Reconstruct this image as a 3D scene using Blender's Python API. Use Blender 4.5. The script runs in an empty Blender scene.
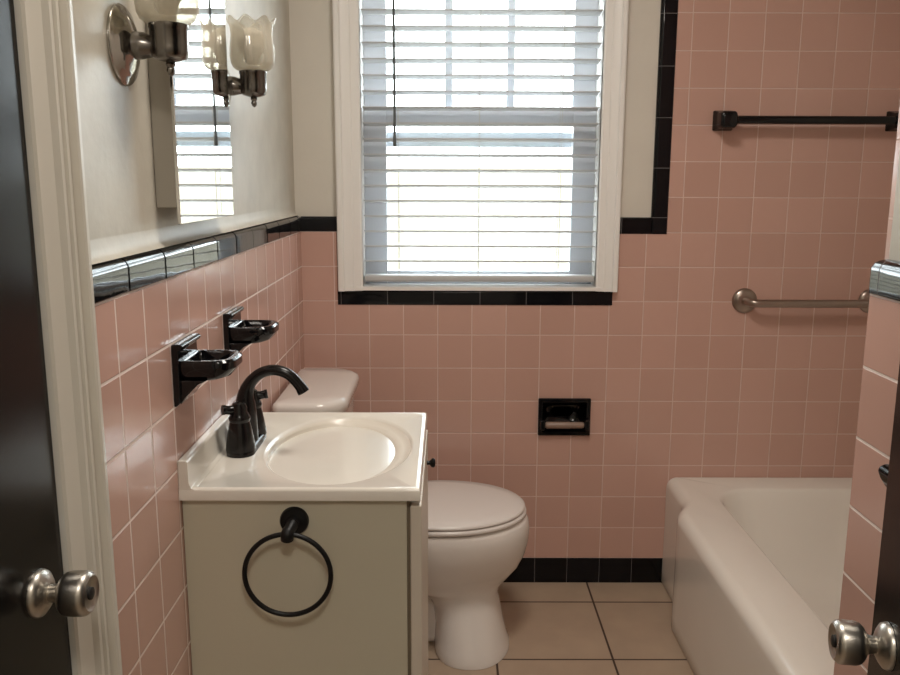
import bpy, bmesh, math, random
from mathutils import Vector, Matrix
random.seed(4)
S = bpy.context.scene
C = S.collection
PI = math.pi
T = 0.1096            # wall tile module
XA, ZB, YA = 0.7360, 0.0889, -1.5061
XL = -0.462           # face of the left wall tiles

# ------------------------------------------------------------------ helpers
def tag(o, label=None, cat=None, group=None, kind=None):
    if label: o['label'] = label
    if cat: o['category'] = cat
    if group: o['group'] = group
    if kind: o['kind'] = kind
    return o

def empty(name, loc, label, cat, group=None):
    o = bpy.data.objects.new(name, None)
    C.objects.link(o)
    o.location = loc
    o.empty_display_size = 0.05
    tag(o, label, cat, group)
    return o

def obj(name, bm, mat, parent=None, smooth=True, bevel=0, seg=2, angle=40, sub=0):
    bmesh.ops.recalc_face_normals(bm, faces=bm.faces[:])
    me = bpy.data.meshes.new(name)
    bm.to_mesh(me)
    bm.free()
    me.materials.append(mat)
    o = bpy.data.objects.new(name, me)
    C.objects.link(o)
    if smooth:
        me.polygons.foreach_set('use_smooth', [True] * len(me.polygons))
        try:
            me.set_sharp_from_angle(angle=math.radians(angle))
        except Exception:
            pass
    if bevel:
        b = o.modifiers.new('bevel', 'BEVEL')
        b.width = bevel
        b.segments = seg
        b.limit_method = 'ANGLE'
        b.angle_limit = math.radians(35)
        b.harden_normals = True
    if sub:
        m = o.modifiers.new('sub', 'SUBSURF')
        m.levels = sub
        m.render_levels = sub
    if parent:
        # geometry is written in world coordinates: keep it there under its parent
        o.parent = parent
        o.matrix_parent_inverse = parent_world(parent).inverted()
    return o

def parent_world(p):
    m = Matrix.Translation(p.location)
    if p.parent:
        m = parent_world(p.parent) @ p.matrix_parent_inverse @ m
    return m

def box(bm, x0, x1, y0, y1, z0, z1):
    v = [bm.verts.new((x, y, z)) for z in (z0, z1) for y in (y0, y1) for x in (x0, x1)]
    for f in ((0, 1, 3, 2), (4, 5, 7, 6), (0, 1, 5, 4), (2, 3, 7, 6), (0, 2, 6, 4), (1, 3, 7, 5)):
        bm.faces.new([v[i] for i in f])
    return bm

def boxes(*bs):
    bm = bmesh.new()
    for b in bs:
        box(bm, *b)
    return bm

def frame_of(d):
    d = Vector(d).normalized()
    a = Vector((0, 0, 1)) if abs(d.z) < 0.9 else Vector((1, 0, 0))
    u = d.cross(a).normalized()
    return u, d.cross(u).normalized(), d

def loft(bm, rings, cap0=True, cap1=True, closed=True):
    vr = [[bm.verts.new(p) for p in r] for r in rings]
    n = len(vr[0])
    for a, b in zip(vr[:-1], vr[1:]):
        for i in range(n if closed else n - 1):
            j = (i + 1) % n
            bm.faces.new((a[i], a[j], b[j], b[i]))
    if cap0: bm.faces.new(vr[0])
    if cap1: bm.faces.new(vr[-1])
    return bm

def lathe(bm, prof, c, d, n=32, cap0=True, cap1=True):
    """profile of (radius, distance along d) about the axis through c"""
    u, v, w = frame_of(d)
    c = Vector(c)
    rings = []
    for r, h in prof:
        r = max(r, 1e-4)
        rings.append([c + w * h + (u * math.cos(2 * PI * i / n) + v * math.sin(2 * PI * i / n)) * r for i in range(n)])
    return loft(bm, rings, cap0, cap1)

def tube(bm, pts, rad, n=16, closed=False):
    pts = [Vector(p) for p in pts]
    m = len(pts)
    rads = rad if isinstance(rad, (list, tuple)) else [rad] * m
    rings = []
    u = None
    for i, p in enumerate(pts):
        if closed:
            d = (pts[(i + 1) % m] - pts[i - 1]).normalized()
        else:
            d = (pts[min(i + 1, m - 1)] - pts[max(i - 1, 0)]).normalized()
        if u is None:
            u = frame_of(d)[0]
        u = (u - d * u.dot(d)).normalized()
        v = d.cross(u)
        rings.append([p + (u * math.cos(2 * PI * k / n) + v * math.sin(2 * PI * k / n)) * rads[i] for k in range(n)])
    if closed:
        rings.append(rings[0])
        loft(bm, rings, False, False)
        bmesh.ops.remove_doubles(bm, verts=bm.verts[:], dist=1e-6)
        return bm
    return loft(bm, rings)

def spline(pts, n=8):
    """Catmull-Rom through pts"""
    P = [Vector(p) for p in pts]
    P = [P[0] * 2 - P[1]] + P + [P[-1] * 2 - P[-2]]
    out = []
    for i in range(1, len(P) - 2):
        a, b, c, d = P[i - 1:i + 3]
        for k in range(n):
            t = k / n
            out.append(0.5 * ((2 * b) + (c - a) * t + (2 * a - 5 * b + 4 * c - d) * t * t + (3 * b - a - 3 * c + d) * t ** 3))
    out.append(P[-2])
    return out

def prism_yz(bm, prof, a0, a1, axis):
    """closed profile polygon swept straight from a0 to a1 along an axis; prof gives the two other coordinates"""
    def P(p, a):
        return {'x': (a, p[0], p[1]), 'y': (p[0], a, p[1]), 'z': (p[0], p[1], a)}[axis]
    return loft(bm, [[P(p, a0) for p in prof], [P(p, a1) for p in prof]])

def cells(us, vs, inside, d0, d1, put):
    """a slab made of the grid cells for which inside(u, v) holds; put(u, v, d) gives the point"""
    us = sorted(set(round(u, 5) for u in us)); vs = sorted(set(round(v, 5) for v in vs))
    bm = bmesh.new()
    V = {}
    def vert(i, j, k):
        if (i, j, k) not in V:
            V[i, j, k] = bm.verts.new(put(us[i], vs[j], (d0, d1)[k]))
        return V[i, j, k]
    nu, nv = len(us) - 1, len(vs) - 1
    on = lambda i, j: 0 <= i < nu and 0 <= j < nv and inside((us[i] + us[i + 1]) / 2, (vs[j] + vs[j + 1]) / 2)
    for i in range(nu):
        for j in range(nv):
            if not on(i, j): continue
            for k in (0, 1):
                bm.faces.new((vert(i, j, k), vert(i + 1, j, k), vert(i + 1, j + 1, k), vert(i, j + 1, k)))
            for di, dj, e in ((-1, 0, ((i, j), (i, j + 1))), (1, 0, ((i + 1, j), (i + 1, j + 1))),
                              (0, -1, ((i, j), (i + 1, j))), (0, 1, ((i, j + 1), (i + 1, j + 1)))):
                if not on(i + di, j + dj):
                    (a, b), (c, d) = e
                    bm.faces.new((vert(a, b, 0), vert(c, d, 0), vert(c, d, 1), vert(a, b, 1)))
    return bm

def inr(u, v, r): return r[0] < u < r[1] and r[2] < v < r[3]

def rrect(x0, x1, y0, y1, r, m=8, n=6):
    """rounded rectangle, counter-clockwise; r one radius or four (x0y0, x1y0, x1y1, x0y1)"""
    if not isinstance(r, (list, tuple)): r = [r] * 4
    cs = [(x0 + r[0], y0 + r[0], PI, r[0]), (x1 - r[1], y0 + r[1], 1.5 * PI, r[1]),
          (x1 - r[2], y1 - r[2], 0, r[2]), (x0 + r[3], y1 - r[3], PI / 2, r[3])]
    arcs = [[(cx + rr * math.cos(a + PI / 2 * k / m), cy + rr * math.sin(a + PI / 2 * k / m)) for k in range(m + 1)] for cx, cy, a, rr in cs]
    out = []
    for q in range(4):
        out += arcs[q]
        a, b = arcs[q][-1], arcs[(q + 1) % 4][0]
        out += [(a[0] + (b[0] - a[0]) * k / (n + 1), a[1] + (b[1] - a[1]) * k / (n + 1)) for k in range(1, n + 1)]
    return out

def sm(a, b, x):
    t = min(1, max(0, (x - a) / (b - a)))
    return t * t * (3 - 2 * t)

# ------------------------------------------------------------------ materials
def mat(name, col, rough=0.5, metal=0.0, coat=0.0, spec=0.5, noise=None, bump=None, **kw):
    m = bpy.data.materials.new(name)
    m.use_nodes = True
    nt = m.node_tree
    b = nt.nodes['Principled BSDF']
    b.inputs['Base Color'].default_value = (*col, 1)
    b.inputs['Roughness'].default_value = rough
    b.inputs['Metallic'].default_value = metal
    b.inputs['Coat Weight'].default_value = coat
    b.inputs['Coat Roughness'].default_value = 0.05
    b.inputs['Specular IOR Level'].default_value = spec
    for k, v in kw.items():
        b.inputs[k.replace('_', ' ')].default_value = v
    g = nt.nodes.new('ShaderNodeNewGeometry')
    if noise:                                  # (scale, amount): soft mottling of the colour
        n = nt.nodes.new('ShaderNodeTexNoise'); n.inputs['Scale'].default_value = noise[0]
        n.inputs['Detail'].default_value = 4
        nt.links.new(g.outputs['Position'], n.inputs['Vector'])
        mx = nt.nodes.new('ShaderNodeMix'); mx.data_type = 'RGBA'
        mx.inputs['A'].default_value = (*[c * (1 - noise[1]) for c in col], 1)
        mx.inputs['B'].default_value = (*[min(1, c * (1 + noise[1])) for c in col], 1)
        nt.links.new(n.outputs['Fac'], mx.inputs['Factor'])
        nt.links.new(mx.outputs['Result'], b.inputs['Base Color'])
    if bump:                                   # (scale, strength, distance)
        n = nt.nodes.new('ShaderNodeTexNoise'); n.inputs['Scale'].default_value = bump[0]
        n.inputs['Detail'].default_value = 3
        nt.links.new(g.outputs['Position'], n.inputs['Vector'])
        bp = nt.nodes.new('ShaderNodeBump'); bp.inputs['Strength'].default_value = bump[1]
        bp.inputs['Distance'].default_value = bump[2]
        nt.links.new(n.outputs['Fac'], bp.inputs['Height'])
        nt.links.new(bp.outputs['Normal'], b.inputs['Normal'])
    return m

def tile_mat(name, axes, off, size, c1, c2, grout, mortar, rough=0.12, wav=0.0006, groutrough=0.8, mott=0.0, mottscale=8, bumpd=0.0012, tilt=0.010, spec=0.5):
    """square tiles with grout, laid in world space on the two named axes"""
    m = bpy.data.materials.new(name)
    m.use_nodes = True
    nt = m.node_tree; L = nt.links.new
    b = nt.nodes['Principled BSDF']
    b.inputs['Specular IOR Level'].default_value = spec
    g = nt.nodes.new('ShaderNodeNewGeometry')
    s = nt.nodes.new('ShaderNodeSeparateXYZ'); L(g.outputs['Position'], s.inputs[0])
    c = nt.nodes.new('ShaderNodeCombineXYZ')
    for i, ax in enumerate(axes):
        ad = nt.nodes.new('ShaderNodeMath'); ad.operation = 'SUBTRACT'
        L(s.outputs[ax], ad.inputs[0]); ad.inputs[1].default_value = off[i] - 60 * size[i]
        L(ad.outputs[0], c.inputs[i])
    br = nt.nodes.new('ShaderNodeTexBrick')
    br.offset = 0; br.squash = 1
    br.inputs['Scale'].default_value = 1
    br.inputs['Brick Width'].default_value = size[0]
    br.inputs['Row Height'].default_value = size[1]
    br.inputs['Mortar Size'].default_value = mortar
    br.inputs['Mortar Smooth'].default_value = 0.35
    br.inputs['Color1'].default_value = (*c1, 1)
    br.inputs['Color2'].default_value = (*c2, 1)
    br.inputs['Mortar'].default_value = (*grout, 1)
    L(c.outputs[0], br.inputs['Vector'])
    src = br.outputs['Color']
    if mott:
        n = nt.nodes.new('ShaderNodeTexNoise'); n.inputs['Scale'].default_value = mottscale
        n.inputs['Detail'].default_value = 5
        L(g.outputs['Position'], n.inputs['Vector'])
        mr = nt.nodes.new('ShaderNodeMapRange')
        mr.inputs['To Min'].default_value = 1 - mott; mr.inputs['To Max'].default_value = 1 + mott
        L(n.outputs['Fac'], mr.inputs['Value'])
        vm = nt.nodes.new('ShaderNodeVectorMath'); vm.operation = 'SCALE'
        L(src, vm.inputs[0]); L(mr.outputs[0], vm.inputs['Scale'])
        src = vm.outputs[0]
    L(src, b.inputs['Base Color'])
    mr = nt.nodes.new('ShaderNodeMapRange')
    mr.inputs['To Min'].default_value = rough; mr.inputs['To Max'].default_value = groutrough
    L(br.outputs['Fac'], mr.inputs['Value']); L(mr.outputs[0], b.inputs['Roughness'])
    # grout sits back; faces are very slightly uneven
    inv = nt.nodes.new('ShaderNodeMath'); inv.operation = 'SUBTRACT'; inv.inputs[0].default_value = 1
    L(br.outputs['Fac'], inv.inputs[1])
    # every tile is set a hair out of true
    def m2(op, a, v=None):
        q = nt.nodes.new('ShaderNodeVectorMath'); q.operation = op; L(a, q.inputs[0])
        if v is not None: q.inputs[1].default_value = v
        return q
    fl = m2('FLOOR', m2('DIVIDE', c.outputs[0], (size[0], size[1], 1)).outputs[0])
    wn = nt.nodes.new('ShaderNodeTexWhiteNoise'); wn.noise_dimensions = '3D'; L(fl.outputs[0], wn.inputs['Vector'])
    of = m2('MULTIPLY', m2('SUBTRACT', wn.outputs['Color'], (0.5, 0.5, 0.5)).outputs[0], (tilt, tilt, tilt))
    ad = nt.nodes.new('ShaderNodeVectorMath'); ad.operation = 'ADD'; L(g.outputs['Normal'], ad.inputs[0]); L(of.outputs[0], ad.inputs[1])
    nn = m2('NORMALIZE', ad.outputs[0])
    bp = nt.nodes.new('ShaderNodeBump'); L(nn.outputs[0], bp.inputs['Normal']); bp.inputs['Strength'].default_value = 0.8; bp.inputs['Distance'].default_value = bumpd
    L(inv.outputs[0], bp.inputs['Height'])
    n2 = nt.nodes.new('ShaderNodeTexNoise'); n2.inputs['Scale'].default_value = 14; n2.inputs['Detail'].default_value = 1
    L(g.outputs['Position'], n2.inputs['Vector'])
    bp2 = nt.nodes.new('ShaderNodeBump'); bp2.inputs['Strength'].default_value = 1; bp2.inputs['Distance'].default_value = wav
    L(n2.outputs['Fac'], bp2.inputs['Height']); L(bp.outputs['Normal'], bp2.inputs['Normal'])
    L(bp2.outputs['Normal'], b.inputs['Normal'])
    return m

PK1, PK2 = (0.585, 0.366, 0.304), (0.535, 0.332, 0.273)
GR = (0.70, 0.53, 0.48)
BK1, BK2, BGR = (0.004, 0.004, 0.005), (0.007, 0.007, 0.009), (0.16, 0.15, 0.15)
M = {}
M['tile_back'] = tile_mat('pink_tile_back', 'XZ', (XA, ZB), (T, T), PK1, PK2, GR, 0.0018, rough=0.16)
M['tile_side'] = tile_mat('pink_tile_side', 'YZ', (YA, ZB), (T, T), PK1, PK2, (0.80, 0.66, 0.60), 0.0026, rough=0.17, tilt=0.026)  # grout paler and wider: light caught on the tile lips, put into its colour
M['tile_stub'] = tile_mat('pink_tile_stub', 'YZ', (-1.433, ZB), (T, T), PK1, PK2, (0.80, 0.68, 0.62), 0.0026, rough=0.16)
M['black_h'] = tile_mat('black_cap_back', 'XZ', (-0.044, -0.3), (0.1475, 3.0), BK1, BK2, BGR, 0.0011, rough=0.08, spec=0.25)
M['black_v'] = tile_mat('black_cap_upright', 'XZ', (-3.0, 1.232), (6.0, 0.152), BK1, BK2, BGR, 0.0011, rough=0.08, spec=0.25)
M['black_y'] = tile_mat('black_cap_side', 'YZ', (-0.193, -0.3), (0.159, 3.0), BK1, BK2, BGR, 0.0012, rough=0.06)
M['black_b'] = tile_mat('black_base_back', 'XZ', (XA, -3.0), (T, 6.0), BK1, BK2, BGR, 0.0009, rough=0.12, spec=0.25)
M['black_by'] = tile_mat('black_base_side', 'YZ', (YA, -3.0), (T, 6.0), BK1, BK2, BGR, 0.0009, rough=0.12, spec=0.25)
M['cap_left'] = mat('black_cap_glaze', (0.005, 0.005, 0.006), 0.05, bump=(18, 0.25, 0.0015))
M['cap_grout'] = mat('cap_grout', (0.10, 0.095, 0.09), 0.8)
M['floor'] = tile_mat('floor_tile', 'XY', (0.476, -0.136), (0.3335, 0.3335), (0.43, 0.325, 0.238), (0.395, 0.30, 0.22), (0.060, 0.036, 0.026), 0.0038, rough=0.32, mott=0.16, mottscale=9, bumpd=0.001)
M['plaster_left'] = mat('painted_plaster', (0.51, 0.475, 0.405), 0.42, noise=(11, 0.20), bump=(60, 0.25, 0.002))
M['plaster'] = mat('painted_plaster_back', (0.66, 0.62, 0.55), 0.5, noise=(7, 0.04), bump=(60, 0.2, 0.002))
M['ceiling'] = mat('ceiling_paint', (0.75, 0.72, 0.66), 0.7, bump=(80, 0.2, 0.002))
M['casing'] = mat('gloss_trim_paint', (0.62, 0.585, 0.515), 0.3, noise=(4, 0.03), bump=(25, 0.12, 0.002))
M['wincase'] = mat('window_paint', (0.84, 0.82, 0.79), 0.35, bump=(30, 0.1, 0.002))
M['sash'] = mat('vinyl_sash', (0.56, 0.59, 0.64), 0.35)
M['door'] = mat('dark_stained_door', (0.007, 0.006, 0.006), 0.20, spec=0.22, noise=(3, 0.3), bump=(40, 0.06, 0.001))
M['knob'] = mat('aged_nickel', (0.46, 0.43, 0.385), 0.34, 1.0, noise=(30, 0.12))
M['nickel_dark'] = mat('dark_slot', (0.03, 0.028, 0.026), 0.5, 0.6)
M['chrome'] = mat('chrome', (0.48, 0.46, 0.43), 0.12, 1.0)
M['gunmetal'] = mat('dark_nickel', (0.20, 0.185, 0.17), 0.22, 1.0)
M['brushed'] = mat('brushed_steel', (0.36, 0.30, 0.26), 0.30, 1.0, noise=(40, 0.06))
M['black_ceramic'] = mat('black_ceramic', (0.004, 0.004, 0.005), 0.06, spec=0.38, bump=(20, 0.1, 0.001))
M['bronze'] = mat('oil_rubbed_bronze', (0.006, 0.005, 0.005), 0.20, 0.0, spec=0.35)
M['matte_black'] = mat('black_iron', (0.005, 0.005, 0.0055), 0.38, spec=0.3)
M['porcelain'] = mat('porcelain', (0.76, 0.71, 0.67), 0.10, coat=0.3)
M['seat'] = mat('seat_plastic', (0.76, 0.71, 0.68), 0.22)
M['enamel'] = mat('tub_enamel', (0.80, 0.76, 0.70), 0.18, coat=0.2, noise=(6, 0.03))
M['marble'] = mat('cultured_marble', (0.78, 0.74, 0.67), 0.16, coat=0.25, noise=(5, 0.03))
M['basin'] = mat('cultured_marble_bowl', (0.76, 0.71, 0.63), 0.30, coat=0.05, noise=(5, 0.03))
M['cabinet'] = mat('cream_laminate', (0.57, 0.54, 0.425), 0.42, noise=(3, 0.03))
M['cabdoor'] = mat('cream_door', (0.66, 0.60, 0.51), 0.40)
M['shadow_gap'] = mat('shadow_gap_brown', (0.20, 0.16, 0.11), 0.6)  # dark brown stands in for shade in the gap beside the door
M['mirror'] = mat('mirror_silver', (0.92, 0.93, 0.92), 0.015, 1.0)
M['cabsteel'] = mat('painted_steel', (0.36, 0.33, 0.28), 0.35)
M['roller'] = mat('pale_roller', (0.26, 0.18, 0.14), 0.4)
M['wand'] = mat('grey_plastic', (0.10, 0.11, 0.11), 0.3)
M['cord'] = mat('cord', (0.55, 0.55, 0.52), 0.8)
M['bulb'] = mat('frosted_bulb', (0.62, 0.58, 0.50), 0.3)
M['render'] = mat('garden_render', (0.170, 0.154, 0.120), 0.85, noise=(1.3, 0.30))
M['ground'] = mat('pale_ground', (0.20, 0.18, 0.16), 0.9, noise=(0.8, 0.2))
M['drain'] = mat('drain_chrome', (0.5, 0.48, 0.46), 0.2, 1.0)

def translucent(name, col, fac, rough, glossy=0.06):
    m = bpy.data.materials.new(name); m.use_nodes = True
    nt = m.node_tree; nt.nodes.clear(); L = nt.links.new
    out = nt.nodes.new('ShaderNodeOutputMaterial')
    d = nt.nodes.new('ShaderNodeBsdfDiffuse'); d.inputs[0].default_value = (*col, 1)
    t = nt.nodes.new('ShaderNodeBsdfTranslucent'); t.inputs[0].default_value = (*col, 1)
    mx = nt.nodes.new('ShaderNodeMixShader'); mx.inputs[0].default_value = fac
    L(d.outputs[0], mx.inputs[1]); L(t.outputs[0], mx.inputs[2])
    g = nt.nodes.new('ShaderNodeBsdfGlossy'); g.inputs['Roughness'].default_value = rough
    m2 = nt.nodes.new('ShaderNodeMixShader'); m2.inputs[0].default_value = glossy
    L(mx.outputs[0], m2.inputs[1]); L(g.outputs[0], m2.inputs[2]); L(m2.outputs[0], out.inputs[0])
    return m

def clear(name, tint, fac, rough, body=0.0, bodycol=(0.8, 0.77, 0.7)):
    """thin glass: see-through, a little gloss, optionally some frosted body"""
    m = bpy.data.materials.new(name); m.use_nodes = True
    nt = m.node_tree; nt.nodes.clear(); L = nt.links.new
    out = nt.nodes.new('ShaderNodeOutputMaterial')
    t = nt.nodes.new('ShaderNodeBsdfTransparent'); t.inputs[0].default_value = (*tint, 1)
    g = nt.nodes.new('ShaderNodeBsdfGlossy'); g.inputs['Roughness'].default_value = rough
    mx = nt.nodes.new('ShaderNodeMixShader'); mx.inputs[0].default_value = fac
    last = t.outputs[0]
    if body:
        d = nt.nodes.new('ShaderNodeBsdfDiffuse'); d.inputs[0].default_value = (*bodycol, 1)
        tr = nt.nodes.new('ShaderNodeBsdfTranslucent'); tr.inputs[0].default_value = (*bodycol, 1)
        h = nt.nodes.new('ShaderNodeMixShader'); h.inputs[0].default_value = 0.5
        L(d.outputs[0], h.inputs[1]); L(tr.outputs[0], h.inputs[2])
        lw = nt.nodes.new('ShaderNodeLayerWeight'); lw.inputs[0].default_value = 0.35
        mr = nt.nodes.new('ShaderNodeMapRange')
        mr.inputs['To Min'].default_value = body; mr.inputs['To Max'].default_value = min(1, body + 0.45)
        L(lw.outputs['Facing'], mr.inputs['Value'])
        b2 = nt.nodes.new('ShaderNodeMixShader'); L(mr.outputs[0], b2.inputs[0])
        L(last, b2.inputs[1]); L(h.outputs[0], b2.inputs[2]); last = b2.outputs[0]
    L(last, mx.inputs[1]); L(g.outputs[0], mx.inputs[2]); L(mx.outputs[0], out.inputs[0])
    return m

M['slat'] = translucent('blind_slat', (0.54, 0.54, 0.54), 0.04, 0.3, 0.03)
M['glass'] = clear('window_glass', (0.96, 0.98, 0.97), 0.05, 0.0)
M['shade'] = clear('shade_glass', (0.95, 0.93, 0.88), 0.08, 0.1, body=0.26)

# ------------------------------------------------------------------ setting
CEIL = 2.44
Yh = -3.6
XR = 1.48
pxz = lambda u, v, d: (u, d, v)
pyz = lambda u, v, d: (d, u, v)
struct = lambda o: tag(o, kind='structure')

struct(obj('floor', boxes((-0.6, XR + 0.1, Yh, 0.02, -0.05, 0.0)), M['floor'], smooth=False))
struct(obj('ceiling', boxes((-0.6, XR + 0.1, Yh - 0.1, 0.15, CEIL, CEIL + 0.08)), M['ceiling'], smooth=False))
struct(obj('wall_right', boxes((XR, XR + 0.1, Yh, 0.15, 0, CEIL)), M['plaster'], smooth=False))
struct(obj('wall_front', boxes((-0.6, XR + 0.1, Yh - 0.1, Yh, 0, CEIL)), M['plaster'], smooth=False))

# back wall: plaster with the window opening and the paper-holder recess
WX0, WX1, WZ0, WZ1 = -0.268, 0.470, 1.012, 2.06          # clear opening
PH = (0.309, 0.456, 0.535, 0.636)                        # paper-holder recess
hole = lambda u, v: inr(u, v, (WX0 - 0.02, WX1 + 0.02, WZ0 - 0.02, WZ1 + 0.02)) or inr(u, v, PH)
wb = struct(obj('wall_back', cells([-0.6, XR + 0.1, WX0 - 0.02, WX1 + 0.02, PH[0], PH[1]],
            [0, CEIL, WZ0 - 0.02, WZ1 + 0.02, PH[2], PH[3]], lambda u, v: not hole(u, v), 0.012, 0.16, pxz), M['plaster'], smooth=False))
CAS = (-0.345, 0.537, 1.0, 2.14)                          # outer edge of the window casing
def pink_back(u, v):
    if inr(u, v, PH) or v < ZB: return False
    if u > 0.690: return True
    if v > 1.185: return False
    if u > 0.640 and v > 1.180: return False
    if inr(u, v, (CAS[0] - 0.005, CAS[1] - 0.011, 0.953, 9)): return False
    if v > 0.998 and CAS[0] < u < CAS[1]: return False
    return True
obj('tile_field', cells([XL, -0.350, CAS[0], 0.526, CAS[1], 0.640, 0.690, XR, PH[0], PH[1]],
    [ZB, 0.953, 0.998, 1.180, 1.185, CEIL, PH[2], PH[3]], pink_back, 0.0, 0.012, pxz), M['tile_back'], wb, smooth=False)

def cap_prof(d0, d1, top, bot, r, n=6):
    """bullnose cap: (depth, z) profile, d0 the exposed face, d1 against the wall, rounded over at the top"""
    s = 1 if d1 > d0 else -1
    p = [(d0, bot + 0.001), (d0 + s * 0.0015, bot)]
    p = [(d1, bot), (d0 + s * 0.0015, bot), (d0, bot + 0.0015)]
    p += [(d0 + s * r * (1 - math.cos(PI / 2 * k / n)), top - r + r * math.sin(PI / 2 * k / n)) for k in range(n + 1)]
    p += [(d1, top)]
    return p
# black caps on the back wall
bm = prism_yz(bmesh.new(), cap_prof(-0.002, 0.012, 1.232, 1.1855, 0.011), XL, CAS[0], 'x')
prism_yz(bm, cap_prof(-0.002, 0.012, 1.232, 1.1805, 0.011), CAS[1], 0.6395, 'x')
obj('cap_trim', bm, M['black_h'], wb)
pr = [(0.6895, 0.012), (0.6895, 0.0), (0.688, -0.002)] + [(0.640 + 0.011 - 0.011 * math.sin(PI / 2 * k / 6), -0.002 + 0.011 - 0.011 * math.cos(PI / 2 * k / 6)) for k in range(7)] + [(0.640, 0.012)]
obj('upright_trim', prism_yz(bmesh.new(), pr, 1.1805, CEIL, 'z'), M['black_v'], wb)
obj('sill_tile', prism_yz(bmesh.new(), cap_prof(-0.003, 0.012, 0.9985, 0.9535, 0.006), -0.3495, 0.5255, 'x'), M['black_h'], wb)
obj('base_tile', boxes((XL, 0.9, -0.001, 0.012, 0, ZB)), M['black_b'], wb, smooth=False)

# left wall: plaster set back behind the tiles, with the closet doorway
DY0, DY1, DZ = -2.440, -1.700, 2.03
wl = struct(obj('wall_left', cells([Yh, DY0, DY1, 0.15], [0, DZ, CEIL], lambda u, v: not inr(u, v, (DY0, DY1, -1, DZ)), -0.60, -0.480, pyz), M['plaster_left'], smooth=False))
CF = -1.620                                                # far edge of the closet door casing
obj('tile_field', boxes((-0.480, XL, CF, 0.0, ZB, 1.1855)), M['tile_side'], wl, smooth=False)
bm = bmesh.new()
rnd = random.Random(7)
edges = [0.0] + [-0.193 - 0.1575 * k for k in range(9)] + [CF]
edges.insert(1, -0.040)
for a, b in zip(edges[:-1], edges[1:]):
    x1 = rnd.uniform(-0.0012, 0.0012)
    lo = cap_prof(XL + 0.003 + x1, -0.479, 1.236, 1.1865, 0.017, 8)
    hi = cap_prof(XL + 0.003 - x1, -0.479, 1.236, 1.1865, 0.017, 8)
    P = lambda pr, y: [(x, y, z) for x, z in pr]
    loft(bm, [P(lo, a - 0.0009), P(hi, b + 0.0009)])
obj('cap_trim', bm, M['cap_left'], wl, angle=40)
obj('cap_grout', prism_yz(bmesh.new(), cap_prof(XL + 0.0005, -0.4795, 1.2335, 1.1857, 0.017, 8), CF, 0.0, 'y'), M['cap_grout'], wl)
obj('base_tile', boxes((-0.480, XL + 0.001, CF, 0.0, 0, ZB)), M['black_by'], wl, smooth=False)
# soft plaster fillet where the paint runs down on to the cap
fp = [(-0.480, 1.2358), (-0.466, 1.2362), (-0.4715, 1.2385), (-0.4760, 1.2440), (-0.4785, 1.2530), (-0.480, 1.266)]
obj('plaster_fillet', prism_yz(bmesh.new(), fp, CF, 0.0, 'y'), M['plaster_left'], wl)

# alcove wall: the stub at the foot of the tub, tiled on its passage face
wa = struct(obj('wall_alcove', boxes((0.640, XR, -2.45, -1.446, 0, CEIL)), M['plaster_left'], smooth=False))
def bull(x0, x1, y0, y1, r, m=6):
    # plan of a slab on the stub with its free corner rounded
    return [(x1, y0), (x0, y0)] + [(x0 + r - r * math.cos(PI / 2 * k / m), y1 - r + r * math.sin(PI / 2 * k / m)) for k in range(m + 1)] + [(x1, y1)]
obj('tile_field', prism_yz(bmesh.new(), bull(0.620, 0.640, -2.38, -1.433, 0.010), ZB, 1.1855, 'z'), M['tile_stub'], wa)
bm = boxes((0.640, XR, -1.446, -1.434, 0.30, CEIL))
obj('alcove_tile', bm, M['tile_back'], wa, smooth=False)
bm = bmesh.new()
rings = []
for k, (dz, ins) in enumerate([(1.186, 0.0), (1.222, 0.0), (1.230, 0.003), (1.234, 0.008), (1.236, 0.014)]):
    rings.append([(x, y, dz) for x, y in bull(0.618 + ins, 0.640, -2.38, -1.431 - ins, 0.012)])
loft(bm, rings)
obj('cap_trim', bm, M['black_y'], wa)
obj('base_tile', prism_yz(bmesh.new(), bull(0.619, 0.640, -2.38, -1.432, 0.010), 0, ZB, 'z'), M['black_by'], wa)

# ---- closet door in the left wall, with its stepped casing
prof = [(-0.480, CF), (-0.443, CF), (-0.441, CF - 0.002), (-0.441, CF - 0.009), (-0.443, CF - 0.012), (-0.455, CF - 0.017), (-0.457, CF - 0.022), (-0.455, CF - 0.025), (-0.448, CF - 0.027),
        (-0.445, CF - 0.030), (-0.446, CF - 0.034), (-0.456, CF - 0.038), (-0.456, CF - 0.041), (-0.448, CF - 0.043), (-0.445, CF - 0.047), (-0.446, CF - 0.052),
        (-0.452, CF - 0.058), (-0.456, CF - 0.070), (-0.458, DY1 - 0.003), (-0.461, DY1 - 0.006), (-0.500, DY1 - 0.006), (-0.500, DY1), (-0.480, DY1)]
bm = prism_yz(bmesh.new(), prof, 0.0, DZ + 0.13, 'z')
prism_yz(bm, [(x, DY0 + DY1 - y) for x, y in prof], 0.0, DZ + 0.13, 'z')
box(bm, -0.480, -0.446, DY0 - 0.1, DY1 + 0.1, DZ, DZ + 0.13)
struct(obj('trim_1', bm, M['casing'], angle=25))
d1 = struct(obj('door_1', boxes((-0.500, -0.466, DY0 + 0.003, DY1 - 0.009, 0.008, DZ - 0.004)), M['door'], bevel=0.002))

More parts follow.
